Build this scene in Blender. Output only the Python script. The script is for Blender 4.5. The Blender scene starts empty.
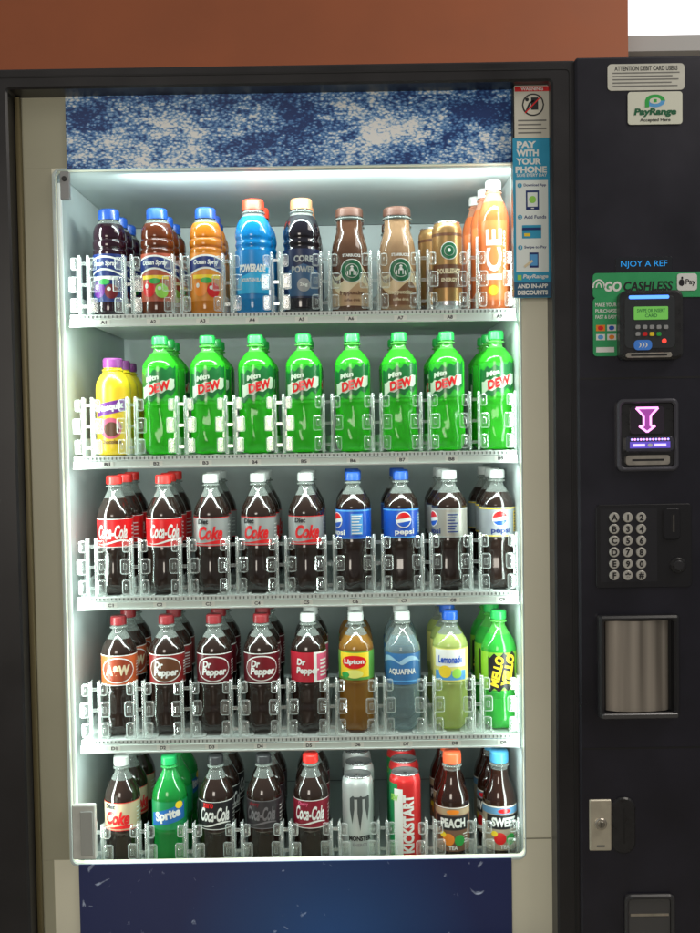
import bpy, bmesh, math, random
from mathutils import Matrix, Vector
random.seed(7)
scene = bpy.context.scene
COL = scene.collection
scene.view_settings.view_transform = 'Standard'
scene.view_settings.look = 'None'
scene.view_settings.exposure = 0
pi = math.pi

# ------------------------------------------------------------------ camera
F = 1000.0; D = 2.0; ZC = 1.2
CR = Matrix.Rotation(math.radians(90 - 2.2), 4, 'X') @ Matrix.Rotation(math.radians(-0.9), 4, 'Z')
cd = bpy.data.cameras.new("camera"); cam = bpy.data.objects.new("camera", cd); COL.objects.link(cam)
cam.matrix_world = Matrix.Translation((0, -D, ZC)) @ CR
cd.sensor_fit = 'VERTICAL'; cd.sensor_height = 24; cd.lens = 24 * F / 933.0
cd.clip_start = 0.05; cd.clip_end = 100
scene.camera = cam

def W(px, py, y):
    """measurement on the photo -> metres on the vertical plane at depth y"""
    d = CR.to_3x3() @ Vector((px - 350, 466.5 - py, -F))
    t = (y + D) / d.y
    return d.x * t, ZC + d.z * t
def BX(p0, p1, q0, q1, y):
    x0 = W(p0, (q0 + q1) / 2, y)[0]; x1 = W(p1, (q0 + q1) / 2, y)[0]
    z1 = W((p0 + p1) / 2, q0, y)[1]; z0 = W((p0 + p1) / 2, q1, y)[1]
    return x0, x1, z0, z1

# ------------------------------------------------------------------ materials
def nt(name):
    m = bpy.data.materials.new(name); m.use_nodes = True
    n = m.node_tree; n.nodes.clear()
    o = n.nodes.new('ShaderNodeOutputMaterial')
    return m, n, o
def P(name, c, rough=.4, metal=0., coat=0., es=0., ec=None, trans=0., spec=.5, noise=0., nscale=40., bump=0.):
    m, n, o = nt(name)
    b = n.nodes.new('ShaderNodeBsdfPrincipled'); n.links.new(b.outputs[0], o.inputs[0])
    b.inputs['Base Color'].default_value = (*c, 1); b.inputs['Roughness'].default_value = rough
    b.inputs['Metallic'].default_value = metal; b.inputs['Coat Weight'].default_value = coat
    b.inputs['Coat Roughness'].default_value = .08
    b.inputs['Transmission Weight'].default_value = trans
    b.inputs['Specular IOR Level'].default_value = spec
    if es:
        b.inputs['Emission Color'].default_value = (*(ec or c), 1); b.inputs['Emission Strength'].default_value = es
    if noise or bump:
        tc = n.nodes.new('ShaderNodeTexCoord'); nz = n.nodes.new('ShaderNodeTexNoise')
        nz.inputs['Scale'].default_value = nscale; nz.inputs['Detail'].default_value = 5
        n.links.new(tc.outputs['Object'], nz.inputs['Vector'])
        if noise:
            mr = n.nodes.new('ShaderNodeMapRange'); mr.inputs[1].default_value = .3; mr.inputs[2].default_value = .7
            mr.inputs[3].default_value = 1 - noise; mr.inputs[4].default_value = 1 + noise
            n.links.new(nz.outputs['Fac'], mr.inputs[0])
            vm = n.nodes.new('ShaderNodeVectorMath'); vm.operation = 'SCALE'; vm.inputs[0].default_value = c
            n.links.new(mr.outputs[0], vm.inputs['Scale']); n.links.new(vm.outputs[0], b.inputs['Base Color'])
            mr2 = n.nodes.new('ShaderNodeMapRange'); mr2.inputs[3].default_value = max(0.02, rough - .12); mr2.inputs[4].default_value = rough + .12
            n.links.new(nz.outputs['Fac'], mr2.inputs[0]); n.links.new(mr2.outputs[0], b.inputs['Roughness'])
        if bump:
            bp = n.nodes.new('ShaderNodeBump'); bp.inputs['Strength'].default_value = bump; bp.inputs['Distance'].default_value = .001
            n.links.new(nz.outputs['Fac'], bp.inputs['Height']); n.links.new(bp.outputs[0], b.inputs['Normal'])
    return m
def LIQ(name, c, tl=.35, tc=None, seethru=0.0):
    m, n, o = nt(name)
    b = n.nodes.new('ShaderNodeBsdfPrincipled'); b.inputs['Base Color'].default_value = (*c, 1)
    b.inputs['Roughness'].default_value = .12; b.inputs['Coat Weight'].default_value = 1; b.inputs['Coat Roughness'].default_value = .04
    t = n.nodes.new('ShaderNodeBsdfTranslucent'); t.inputs[0].default_value = (*(tc or c), 1)
    mx = n.nodes.new('ShaderNodeMixShader'); mx.inputs[0].default_value = tl
    n.links.new(b.outputs[0], mx.inputs[1]); n.links.new(t.outputs[0], mx.inputs[2])
    last = mx
    if seethru:
        tr = n.nodes.new('ShaderNodeBsdfTransparent'); tr.inputs[0].default_value = (*[min(1, x * 1.3 + .05) for x in c], 1)
        m2 = n.nodes.new('ShaderNodeMixShader'); m2.inputs[0].default_value = seethru
        n.links.new(mx.outputs[0], m2.inputs[1]); n.links.new(tr.outputs[0], m2.inputs[2]); last = m2
    n.links.new(last.outputs[0], o.inputs[0]); return m
def CLEAR(name, tint, body, base=.12, edge=.75, rough=.06, tl=0.):
    m, n, o = nt(name)
    tr = n.nodes.new('ShaderNodeBsdfTransparent'); tr.inputs[0].default_value = (*tint, 1)
    b = n.nodes.new('ShaderNodeBsdfPrincipled'); b.inputs['Base Color'].default_value = (*body, 1); b.inputs['Roughness'].default_value = rough
    b.inputs['Coat Weight'].default_value = 1
    src = b
    if tl:
        t = n.nodes.new('ShaderNodeBsdfTranslucent'); t.inputs[0].default_value = (*body, 1)
        src = n.nodes.new('ShaderNodeMixShader'); src.inputs[0].default_value = tl
        n.links.new(b.outputs[0], src.inputs[1]); n.links.new(t.outputs[0], src.inputs[2])
    lw = n.nodes.new('ShaderNodeLayerWeight'); lw.inputs[0].default_value = .35
    mr = n.nodes.new('ShaderNodeMapRange'); mr.inputs[3].default_value = base; mr.inputs[4].default_value = edge
    n.links.new(lw.outputs['Facing'], mr.inputs[0])
    mx = n.nodes.new('ShaderNodeMixShader'); n.links.new(mr.outputs[0], mx.inputs[0])
    n.links.new(tr.outputs[0], mx.inputs[1]); n.links.new(src.outputs[0], mx.inputs[2]); n.links.new(mx.outputs[0], o.inputs[0])
    return m
def ACRYL(name, gloss, milk, edge):
    """clear acrylic: mostly see-through, sharp highlights, a trace of milkiness that grows at grazing edges"""
    m, n, o = nt(name)
    tr = n.nodes.new('ShaderNodeBsdfTransparent'); tr.inputs[0].default_value = (.97, .99, .98, 1)
    gl = n.nodes.new('ShaderNodeBsdfGlossy'); gl.inputs['Roughness'].default_value = .09; gl.inputs[0].default_value = (1, 1, 1, 1)
    df = n.nodes.new('ShaderNodeBsdfDiffuse'); df.inputs[0].default_value = (.92, .97, .95, 1)
    tl = n.nodes.new('ShaderNodeBsdfTranslucent'); tl.inputs[0].default_value = (.92, .98, .96, 1)
    a = n.nodes.new('ShaderNodeMixShader'); a.inputs[0].default_value = .5; n.links.new(df.outputs[0], a.inputs[1]); n.links.new(tl.outputs[0], a.inputs[2])
    lw = n.nodes.new('ShaderNodeLayerWeight'); lw.inputs[0].default_value = .3
    mr = n.nodes.new('ShaderNodeMapRange'); mr.inputs[3].default_value = milk; mr.inputs[4].default_value = edge; n.links.new(lw.outputs['Facing'], mr.inputs[0])
    b = n.nodes.new('ShaderNodeMixShader'); n.links.new(mr.outputs[0], b.inputs[0]); n.links.new(tr.outputs[0], b.inputs[1]); n.links.new(a.outputs[0], b.inputs[2])
    g = n.nodes.new('ShaderNodeMixShader'); g.inputs[0].default_value = gloss; n.links.new(b.outputs[0], g.inputs[1]); n.links.new(gl.outputs[0], g.inputs[2])
    n.links.new(g.outputs[0], o.inputs[0]); return m

M = {}
def c(name, col=(0,0,0), **k):
    if name not in M: M[name] = P(name, col, **k)
    return M[name]
RED = c('red', (.68, .012, .015), rough=.3, coat=.3)
WHT = c('white', (.76, .78, .75), rough=.4)
BLK = c('black_print', (.012, .012, .014), rough=.4)
SIL = c('silver', (.36, .385, .38), rough=.38, metal=.3)
BLUE = c('blue', (.012, .09, .50), rough=.3, coat=.3)
NAVY = c('navy', (.01, .03, .16), rough=.35)
LBLUE = c('light_blue', (.10, .36, .72), rough=.35)
YEL = c('yellow', (.85, .62, .03), rough=.35)
ORG = c('orange', (.85, .25, .02), rough=.35)
GRN = c('green', (.03, .38, .07), rough=.35)
LGRN = c('light_green', (.32, .68, .1), rough=.35)
DGRN = c('dark_green', (.01, .12, .05), rough=.35)
MAR = c('maroon', (.16, .008, .015), rough=.35)
BRN = c('brown', (.12, .045, .02), rough=.35)
TAN = c('tan', (.5, .34, .18), rough=.35)
PUR = c('purple', (.17, .03, .28), rough=.35)
GOLD = c('gold', (.36, .21, .08), rough=.32, metal=.6)
GREY = c('grey', (.3, .31, .32), rough=.4)
PINK = c('pink', (.65, .10, .2), rough=.4)
CREAM = c('cream', (.7, .6, .4), rough=.4)

COLA = LIQ('cola', (.022, .012, .009), .18, (.15, .04, .012))
DEW = LIQ('green_soda', (.06, .56, .04), .55, (.18, 1.0, .09), .06)
SPR = LIQ('green_bottle', (.015, .32, .06), .4, (.03, .5, .1), .1)
JDARK = LIQ('dark_juice', (.018, .003, .010), .15, (.08, .01, .02))
JAMB = LIQ('amber_juice', (.13, .03, .01), .3, (.36, .09, .02))
JORG = LIQ('orange_juice', (.72, .25, .02), .35)
BLIQ = LIQ('blue_drink', (.01, .28, .62), .4, (.03, .45, .85))
DRK = LIQ('dark_drink', (.008, .007, .012), .1)
COFD = LIQ('coffee', (.11, .05, .028), .15)
COFL = LIQ('milky_coffee', (.36, .22, .12), .15)
ORL = LIQ('orange_water', (.80, .22, .07), .35, (.95, .32, .10), .1)
TEA = LIQ('tea', (.34, .17, .03), .4, (.6, .32, .06), .1)
TEAD = LIQ('dark_tea', (.022, .007, .004), .15, (.08, .02, .01))
WAT = CLEAR('water', (.72, .82, .84), (.3, .4, .42), .3, .9)
LEM = LIQ('lemonade', (.5, .58, .2), .45, (.75, .85, .32), .1)
YELB = P('yellow_plastic', (.8, .55, .02), .3, coat=.4)
PET = CLEAR('pet', (.72, .76, .73), (.32, .35, .33), .25, .9)
PETG = CLEAR('pet_green', (.35, .8, .3), (.12, .55, .1), .45, .95)
PETSG = CLEAR('pet_sprite', (.2, .65, .3), (.05, .45, .12), .45, .95)
ACR = ACRYL('clear_plastic', .06, .03, .35)
ACE = ACRYL('clear_plastic_edge', .14, .12, .75)

# ------------------------------------------------------------------ mesh building
class MB:
    def __init__(s): s.v = []; s.f = []; s.m = []; s.sm = []; s.mats = []
    def mi(s, mat):
        if mat not in s.mats: s.mats.append(mat)
        return s.mats.index(mat)
    def add(s, vs, fs, mat, smooth=False):
        b = len(s.v); s.v += [tuple(v) for v in vs]; i = s.mi(mat)
        for f in fs: s.f.append(tuple(b + k for k in f)); s.m.append(i); s.sm.append(smooth)
    def box(s, x0, x1, y0, y1, z0, z1, mat):
        vs = [(x0,y0,z0),(x1,y0,z0),(x1,y1,z0),(x0,y1,z0),(x0,y0,z1),(x1,y0,z1),(x1,y1,z1),(x0,y1,z1)]
        s.add(vs, [(0,3,2,1),(4,5,6,7),(0,1,5,4),(1,2,6,5),(2,3,7,6),(3,0,4,7)], mat)
    def lathe(s, prof, mat, n=40, mod=None, ctr=(0,0,0)):
        vs = []; fs = []; k = len(prof)
        for (r, z) in prof:
            for j in range(n):
                a = 2*pi*j/n; rr = r*(mod(a, z) if mod else 1)
                vs.append((ctr[0]+rr*math.sin(a), ctr[1]-rr*math.cos(a), ctr[2]+z))
        for i in range(k-1):
            for j in range(n):
                j2 = (j+1) % n
                fs.append((i*n+j, i*n+j2, (i+1)*n+j2, (i+1)*n+j))
        s.add(vs, fs, mat, True)
    def disc(s, r, z, mat, n=40, ctr=(0,0,0), up=True):
        vs = [(ctr[0]+r*math.sin(2*pi*j/n), ctr[1]-r*math.cos(2*pi*j/n), ctr[2]+z) for j in range(n)]
        s.add(vs, [tuple(range(n)) if up else tuple(reversed(range(n)))], mat)
    @staticmethod
    def outline(x0, x1, z0, z1, r, k=5):
        pts = []
        r = min(r, (x1-x0)/2*.999, (z1-z0)/2*.999)
        for (cx, cz, a0) in ((x1-r, z0+r, -pi/2), (x1-r, z1-r, 0), (x0+r, z1-r, pi/2), (x0+r, z0+r, pi)):
            for i in range(k+1):
                a = a0 + pi/2*i/k; pts.append((cx+r*math.cos(a), cz+r*math.sin(a)))
        return pts
    def rbox(s, x0, x1, z0, z1, r, y0, y1, mat, bev=.002, k=5, rim=None):
        """rounded slab, front at y0 (towards -Y), back at y1"""
        O = s.outline(x0, x1, z0, z1, r, k); I = s.outline(x0+bev, x1-bev, z0+bev, z1-bev, max(r-bev, .0003), k)
        n = len(O)
        vs = [(x, y1, z) for x, z in O] + [(x, y0+bev, z) for x, z in O] + [(x, y0, z) for x, z in I]
        sd = []
        for a in (0, 1):
            for j in range(n):
                j2 = (j+1) % n; sd.append((a*n+j, a*n+j2, (a+1)*n+j2, (a+1)*n+j))
        ends = [tuple(range(2*n, 3*n)), tuple(reversed(range(n)))]
        if rim: s.add(vs, sd, rim); s.add(vs, ends, mat)
        else: s.add(vs, sd+ends, mat)
    def rframe(s, o, ro, i, ri, y0, y1, mat, bev=.002, k=6):
        """frame: o,i = (x0,x1,z0,z1) outer and inner outlines"""
        def ins(b, d): return (b[0]+d, b[1]-d, b[2]+d, b[3]-d)
        rings = [(s.outline(*o, ro, k), y1), (s.outline(*o, ro, k), y0+bev), (s.outline(*ins(o, bev), max(ro-bev,.0003), k), y0),
                 (s.outline(*ins(i, -bev), ri+bev, k), y0), (s.outline(*i, ri, k), y0+bev), (s.outline(*i, ri, k), y1)]
        n = len(rings[0][0]); vs = []; fs = []
        for pts, y in rings: vs += [(x, y, z) for x, z in pts]
        for a in range(6):
            b = (a+1) % 6
            for j in range(n):
                j2 = (j+1) % n; fs.append((a*n+j, a*n+j2, b*n+j2, b*n+j))
        s.add(vs, fs, mat)
    def ycyl(s, cx, cz, r, y0, y1, mat, n=24, bev=.0008):
        vs = []; fs = []
        for rr, y in ((r, y1), (r, y0+bev), (r-bev, y0)):
            vs += [(cx+rr*math.cos(2*pi*j/n), y, cz+rr*math.sin(2*pi*j/n)) for j in range(n)]
        for a in (0, 1):
            for j in range(n):
                j2 = (j+1) % n; fs.append((a*n+j, a*n+j2, (a+1)*n+j2, (a+1)*n+j))
        fs.append(tuple(range(2*n, 3*n))); s.add(vs, fs, mat)
    def mesh(s, name):
        me = bpy.data.meshes.new(name); me.from_pydata(s.v, [], s.f)
        for m in s.mats: me.materials.append(m)
        me.polygons.foreach_set('material_index', s.m); me.polygons.foreach_set('use_smooth', s.sm)
        me.update(); return me
def OBJ(name, me, parent=None, loc=(0,0,0), rot=0):
    o = bpy.data.objects.new(name, me); COL.objects.link(o); o.location = loc; o.rotation_euler = (0, 0, rot)
    if parent: o.parent = parent
    return o
def tag(o, label, cat, group=None):
    if len(label.split()) > 12: print('LONG LABEL', label)
    o["label"] = label; o["category"] = cat
    if group: o["group"] = group

# ------------------------------------------------------------------ lettering
TC = {}
def text_mesh(body, shear, bold):
    key = (body, shear, bold)
    if key in TC: return TC[key]
    cu = bpy.data.curves.new('t', 'FONT'); cu.body = body; cu.size = 1; cu.shear = shear; cu.offset = bold
    cu.resolution_u = 3; cu.align_x = 'CENTER'
    ob = bpy.data.objects.new('t', cu); COL.objects.link(ob)
    dg = bpy.context.evaluated_depsgraph_get(); dg.update()
    me = bpy.data.meshes.new_from_object(ob.evaluated_get(dg))
    vs = [(v.co.x, v.co.y) for v in me.vertices]; fs = [tuple(p.vertices) for p in me.polygons]
    bpy.data.objects.remove(ob); bpy.data.curves.remove(cu); bpy.data.meshes.remove(me)
    x0 = min(v[0] for v in vs); x1 = max(v[0] for v in vs); y0 = min(v[1] for v in vs); y1 = max(v[1] for v in vs)
    vs = [((x-(x0+x1)/2)/(x1-x0), (y-(y0+y1)/2)/(y1-y0)) for x, y in vs]
    TC[key] = (vs, fs, (y1-y0)/(x1-x0)); return TC[key]

class Art:
    """flat artwork (u right, v up), optionally bent round a cylinder of radius R"""
    def __init__(s, mb, R=None, org=(0,0,0), sc=1.0, eps=.0003, zs=None):
        s.mb = mb; s.R = R; s.o = org; s.sc = sc; s.eps = eps
    def map(s, u, v, l):
        u *= s.sc; v *= s.sc
        if s.R:
            r = s.R + l*s.eps; a = u/s.R
            return (r*math.sin(a), -r*math.cos(a), v)
        return (s.o[0]+u, s.o[1]-l*s.eps, s.o[2]+v)
    def strip(s, u0, u1, lo, hi, mat, l=1, n=None):
        n = n or (max(1, int(math.ceil(abs(u1-u0)*s.sc/.004))) if s.R else 24)
        vs = []; fs = []
        for i in range(n+1):
            u = u0+(u1-u0)*i/n
            a = lo(u) if callable(lo) else lo; b = hi(u) if callable(hi) else hi
            vs += [s.map(u, a, l), s.map(u, b, l)]
        for i in range(n): fs.append((2*i, 2*i+2, 2*i+3, 2*i+1))
        s.mb.add(vs, fs, mat, bool(s.R))
    def rect(s, u0, u1, v0, v1, mat, l=1):
        if s.R: s.strip(u0, u1, v0, v1, mat, l)
        else: s.mb.add([s.map(u0,v0,l), s.map(u1,v0,l), s.map(u1,v1,l), s.map(u0,v1,l)], [(0,1,2,3)], mat)
    def ell(s, cu, cv, a, b, mat, l=1, f0=-1, f1=1):
        def h(u): return b*math.sqrt(max(0, 1-((u-cu)/a)**2))
        s.strip(cu-a, cu+a, lambda u: cv+f0*h(u), lambda u: cv+f1*h(u), mat, l, n=20)
    def band(s, v0, v1, mat, l=0):
        vs = []; n = 40
        R = s.R + l*s.eps
        for v in (v0, v1):
            for j in range(n): vs.append((R*math.sin(2*pi*j/n), -R*math.cos(2*pi*j/n), v))
        s.mb.add(vs, [(j, (j+1) % n, n+(j+1) % n, n+j) for j in range(n)], mat, True)
    def text(s, body, cu, cv, w, h, mat, l=2, shear=0, bold=0.02, rot=0):
        vs, fs, asp = text_mesh(body, shear, bold)
        if h is None: h = w*asp
        if w is None: w = h/asp
        pts = []
        for x, y in vs:
            x *= w; y *= h
            if rot: a = math.radians(rot); x, y = x*math.cos(a)-y*math.sin(a), x*math.sin(a)+y*math.cos(a)
            pts.append((cu+x, cv+y))
        if s.R:
            bm = bmesh.new(); bv = [bm.verts.new((p[0], p[1], 0)) for p in pts]
            for f in fs:
                try: bm.faces.new([bv[i] for i in f])
                except ValueError: pass
            lo = min(p[0] for p in pts); hi = max(p[0] for p in pts); st = .006/s.sc; x = lo+st
            while x < hi:
                bmesh.ops.bisect_plane(bm, geom=bm.verts[:]+bm.edges[:]+bm.faces[:], plane_co=(x,0,0), plane_no=(1,0,0)); x += st
            bm.verts.index_update()
            pts = [(v.co.x, v.co.y) for v in bm.verts]; fs = [tuple(v.index for v in f.verts) for f in bm.faces]; bm.free()
        s.mb.add([s.map(p[0], p[1], l) for p in pts], fs, mat)

def crm(pts, k=4):
    out = []
    for i in range(len(pts)-1):
        p0 = pts[max(i-1,0)]; p1 = pts[i]; p2 = pts[i+1]; p3 = pts[min(i+2, len(pts)-1)]
        for j in range(k):
            t = j/k
            q = []
            for d in (0, 1):
                a, b, cc, e = p0[d], p1[d], p2[d], p3[d]
                q.append(.5*((2*b)+(-a+cc)*t+(2*a-5*b+4*cc-e)*t*t+(-a+3*b-3*cc+e)*t**3))
            out.append((max(q[0], 0), q[1]))
    out.append(pts[-1]); return out

# ------------------------------------------------------------------ bottle kinds
class Kind: pass
def cap_mesh(r, h, mat, top=None):
    mb = MB()
    rib = lambda a, z: 1+.025*(1 if int(round(a/(2*pi)*72)) % 2 else -1)
    mb.lathe([(r, 0), (r, h*.12)], mat, 72)
    mb.lathe([(r*1.0, h*.12), (r*.985, h*.86)], mat, 72, rib)
    mb.lathe([(r*.985, h*.86), (r*.93, h), (.0001, h)], top or mat, 72)
    return mb.mesh('cap')
def bottle(name, desc, cat, H, R, prof, fill, liq, air, capm, capr, caph, lz, art, mod=None, lr=None):
    k = Kind(); k.name = name; k.desc = desc; k.cat = cat
    pts = crm(prof)
    lo = [p for p in pts if p[1] <= fill] ; hi = [p for p in pts if p[1] > fill]
    mb = MB(); mb.lathe(lo, liq, 48, mod)
    if hi:
        if hi[0] != lo[-1]: hi = [lo[-1]]+hi
        mb.lathe(hi, air, 48, mod); mb.disc(lo[-1][0]*.985, lo[-1][1]-.0004, liq, 48)
    zn = H-caph
    mb.lathe([(capr*.8, zn-.0075), (capr*1.1, zn-.0065), (capr*1.1, zn-.004), (capr*.85, zn-.003), (capr*.85, zn+.002)], air, 32)
    k.parts = [('bottle_body', mb.mesh('bottle_body'), (0,0,0)), ('cap', cap_mesh(capr, caph, capm), (0,0,zn))]
    if art:
        mb = MB(); A = Art(mb, (lr or R)+.0004)
        art(A, lz[0], lz[1]); k.parts.append(('label', mb.mesh('label'), (0,0,0)))
    return k
def soda_prof(l0, l1, H=.25, R=.0375, w=.95):
    zn = H-.027; h = zn-l1
    return [(.001,.009),(.016,.006),(.027,.001),(.034,.007),(R,.022),(R,.045),(R*w,.066),(R*w,l0-.018),(R,l0-.007),(R-.0004,l0),
            (R-.0004,(l0+l1)/2),(R-.0004,l1),(R*.985,l1+.12*h),(R*.9,l1+.32*h),(R*.7,l1+.56*h),(R*.5,l1+.78*h),(.0150,zn-.006),(.0135,zn),(.0135,H-.016)]
def flute(l0, k=9, tw=0, amp=.02):
    def f(a, z):
        r = 1.
        if z < .022: r *= 1-.16*(1-z/.022)*(.5+.5*math.cos(5*a))
        elif .03 < z < l0-.008:
            e = min(1, (z-.03)/.01, (l0-.008-z)/.01); r *= 1+amp*e*math.cos(k*a+tw*z)
        return r
    return f
def soda(desc, l0, l1, liq, air, capm, art, tw=0, k=9, amp=.02, fill=None, name='soda_bottle', H=.25, R=.0375):
    return bottle(name, desc, 'bottle', H, R, soda_prof(l0, l1, H, R), fill or H-.046, liq, air, capm, .0165, .018, (l0, l1), art, flute(l0, k, tw, amp))

def a_cola(base, ink, script='Coca-Cola', sub=None, subink=None, big=False):
    def f(A, z0, z1):
        A.band(z0, z1, base); m = (z0+z1)/2; h = z1-z0
        if big:
            A.strip(-.036, .036, lambda u: z0+.004, lambda u: z0+.009+.003*math.sin(u*70), RED, 1)
            A.text(script, .002, m-.003, .054, .029, ink, 2, .3, .045)
        else:
            A.text(script, 0, m+.002, .066, .030, ink, 2, .35, .03)
            A.strip(-.036, .036, lambda u: m-.021+.004*math.sin(u*70), lambda u: m-.0185+.005*math.sin(u*70+.3), ink, 2)
        if sub: A.text(sub, -.014, z1-.0085, .024, .0105, subink or ink, 3, .1, .04)
        A.rect(-.11, .11, z1-.0015, z1, ink, 1); A.rect(-.11, .11, z0, z0+.0015, ink, 1)
        for i in range(5): A.rect(.047, .066, z0+.010+i*.008, z0+.0125+i*.008, WHT if base is not WHT else GREY, 1)
    return f
def jag(amp, per, ph=0.):
    def f(u):
        t = ((u+ph)/per) % 1.0
        return amp*(abs(t-.5)*4-1)
    return f
def a_dew(A, z0, z1):
    m = (z0+z1)/2
    A.band(z0, z1, c('dew_band', (.03, .38, .03), rough=.25, coat=.5))
    j1 = jag(.005, .021); j2 = jag(.004, .017, .005)
    A.strip(-.043, .045, lambda u: m-.029+.28*u+j1(u), lambda u: m+.029+.22*u+j2(u), c('dew_dark', (.008, .13, .03), rough=.3, coat=.4), 1, n=34)
    pale = c('dew_white', (.55, .66, .52), rough=.35)
    A.strip(-.036, .040, lambda u: m-.019+.28*u+.5*j1(u), lambda u: m+.004+.24*u+.5*j2(u), pale, 2, n=34)
    A.text('DEW', .004, m-.006, .054, .019, RED, 4, .25, .05, 15)
    A.text('Mtn', -.010, m+.013, .030, .011, pale, 4, .2, .05, 14)
def a_pepsi(base, ink, acc):
    def f(A, z0, z1):
        A.band(z0, z1, base); m = (z0+z1)/2
        A.rect(-.115, .115, z1-.004, z1-.001, acc, 1); A.rect(-.115, .115, z0+.001, z0+.003, acc, 1)
        A.ell(-.002, m+.008, .017, .017, WHT, 2)
        A.strip(-.017, .013, lambda u: m+.011+.15*(u+.002), lambda u: m+.008+math.sqrt(max(0, .015**2-(u+.002)**2))*1.0 if abs(u+.002) < .0148 else m+.011, RED, 3)
        A.strip(-.016, .012, lambda u: m+.008-math.sqrt(max(0, .015**2-(u+.002)**2)), lambda u: m+.003+.15*(u+.002), BLUE, 3)
        A.text('pepsi', 0, m-.019, .042, .014, ink, 2, 0, .03)
        A.rect(.034, .060, m-.022, m+.022, acc, 1)
        for i in range(7): A.rect(.036, .058-(i*5 % 3)*.003, m-.020+i*.006, m-.0175+i*.006, ink, 2)
    return f
def a_drp(base, ov, ink, words=('Dr', 'Pepper')):
    def f(A, z0, z1):
        A.band(z0, z1, base); m = (z0+z1)/2
        A.rect(-.115, .115, z1-.002, z1, WHT, 1); A.rect(-.115, .115, z0, z0+.002, WHT, 1)
        A.ell(0, m, .038, .027, WHT, 1); A.ell(0, m, .0355, .0245, ov, 2)
        if len(words) == 2:
            A.text(words[0], -.013, m+.010, .020, .015, ink, 3, .15, .05); A.text(words[1], .002, m-.008, .054, .020, ink, 3, .15, .05)
        else: A.text(words[0], 0, m, .054, .022, ink, 3, .1, .06)
        for i in range(6): A.rect(.046, .066, m-.018+i*.006, m-.0155+i*.006, WHT, 2)
    return f

K = {}
GCAP = c('cap_green', (.02, .36, .07), rough=.35, coat=.3)
K['B'] = soda('green citrus soda bottle with green cap and red lettering', .112, .182, DEW, PETG, GCAP, a_dew, tw=55, k=7, amp=.03, fill=.215)
REDCAP = c('cap_red', (.68, .02, .015), rough=.35, coat=.3); WCAP = c('cap_white', (.42, .44, .42), rough=.4)
DRCAP = c('cap_dred', (.16, .012, .015), rough=.35)
BCAP = c('cap_blue', (.012, .07, .34), rough=.35, coat=.3); BKCAP = c('cap_black', (.02, .02, .022), rough=.35)
K['C1'] = soda('cola bottle with red cap and red label', .100, .160, COLA, PET, REDCAP, a_cola(RED, WHT))
K['C3'] = soda('diet cola bottle with silver cap and silver label', .100, .160, COLA, PET, WCAP, a_cola(SIL, RED, 'Coke', 'Diet', BLK, True))
K['C6'] = soda('cola bottle with blue cap and blue label', .110, .172, COLA, PET, BCAP, a_pepsi(BLUE, WHT, LBLUE))
K['C8'] = soda('diet cola bottle with pale cap and beige grey label', .110, .172, COLA, PET, WCAP, a_pepsi(c('beige_silver', (.34, .33, .29), rough=.38, metal=.3), NAVY, SIL))
K['C9'] = soda('cola bottle with pale cap and silver blue label', .110, .172, COLA, PET, WCAP, a_pepsi(c('pale_silver', (.38, .42, .46), rough=.38, metal=.3), NAVY, YEL))
K['D1'] = soda('root beer bottle with dark cap and orange label', .108, .172, COLA, PET, DRCAP, a_drp(c('rust', (.55, .11, .03), rough=.35), c('rust_d', (.3, .05, .02), rough=.35), CREAM, ('A&W',)))
K['D2'] = soda('dark soda bottle with dark red cap and maroon label', .108, .172, COLA, PET, DRCAP, a_drp(c('mar2', (.24, .02, .02), rough=.35), BRN, WHT))
K['D3'] = soda('dark pepper soda bottle with white and maroon label', .108, .172, COLA, PET, DRCAP, a_drp(c('mar3', (.10, .006, .012), rough=.35), MAR, WHT))
def a_cherry(A, z0, z1):
    m = (z0+z1)/2; A.band(z0, z1, c('cherry', (.5, .02, .04), rough=.35)); A.rect(.005, .115, z0, z1, WHT, 1)
    A.rect(.012, .115, z0+.004, z1-.004, PINK, 2)
    A.text('Dr', -.022, m+.012, .02, .014, WHT, 3, .1, .05); A.text('Pepper', -.008, m-.008, .05, .018, WHT, 4, .1, .05)
    for i in range(5): A.rect(.02, .04, m-.02+i*.008, m-.0165+i*.008, WHT, 3)
K['D5'] = soda('cherry pepper soda bottle with red and white label', .108, .172, COLA, PET, WCAP, a_cherry)
def a_lip(A, z0, z1):
    m = (z0+z1)/2; A.band(z0, z1, c('tea_green', (.1, .33, .05), rough=.4)); A.rect(-.034, .034, z0+.006, z1-.002, YEL, 1)
    A.ell(0, m+.008, .028, .014, RED, 2); A.text('Lipton', 0, m+.008, .044, .014, WHT, 3, 0, .04)
    A.ell(0, m-.017, .02, .009, c('lemon', (.8, .8, .2)), 2); A.ell(-.02, m-.019, .01, .006, GRN, 3)
K['D6'] = soda('iced tea bottle with white cap and yellow green label', .112, .172, TEA, PET, WCAP, a_lip)
def a_aqua(A, z0, z1):
    m = (z0+z1)/2; A.band(z0, z1, c('aqua_band', (.04, .16, .38), rough=.3))
    A.strip(-.05, .05, lambda u: m+.008+.010*abs(math.sin(u*60)), lambda u: m+.014+.014*abs(math.sin(u*60+.4)), c('aqua_pale', (.3, .5, .65)), 1)
    A.text('AQUAFINA', 0, m-.006, .062, .014, WHT, 2, 0, .03); A.rect(-.04, .04, z0+.006, z0+.009, LBLUE, 1)
K['D7'] = soda('clear water bottle with white cap and blue label', .100, .166, WAT, PET, WCAP, a_aqua)
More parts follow.
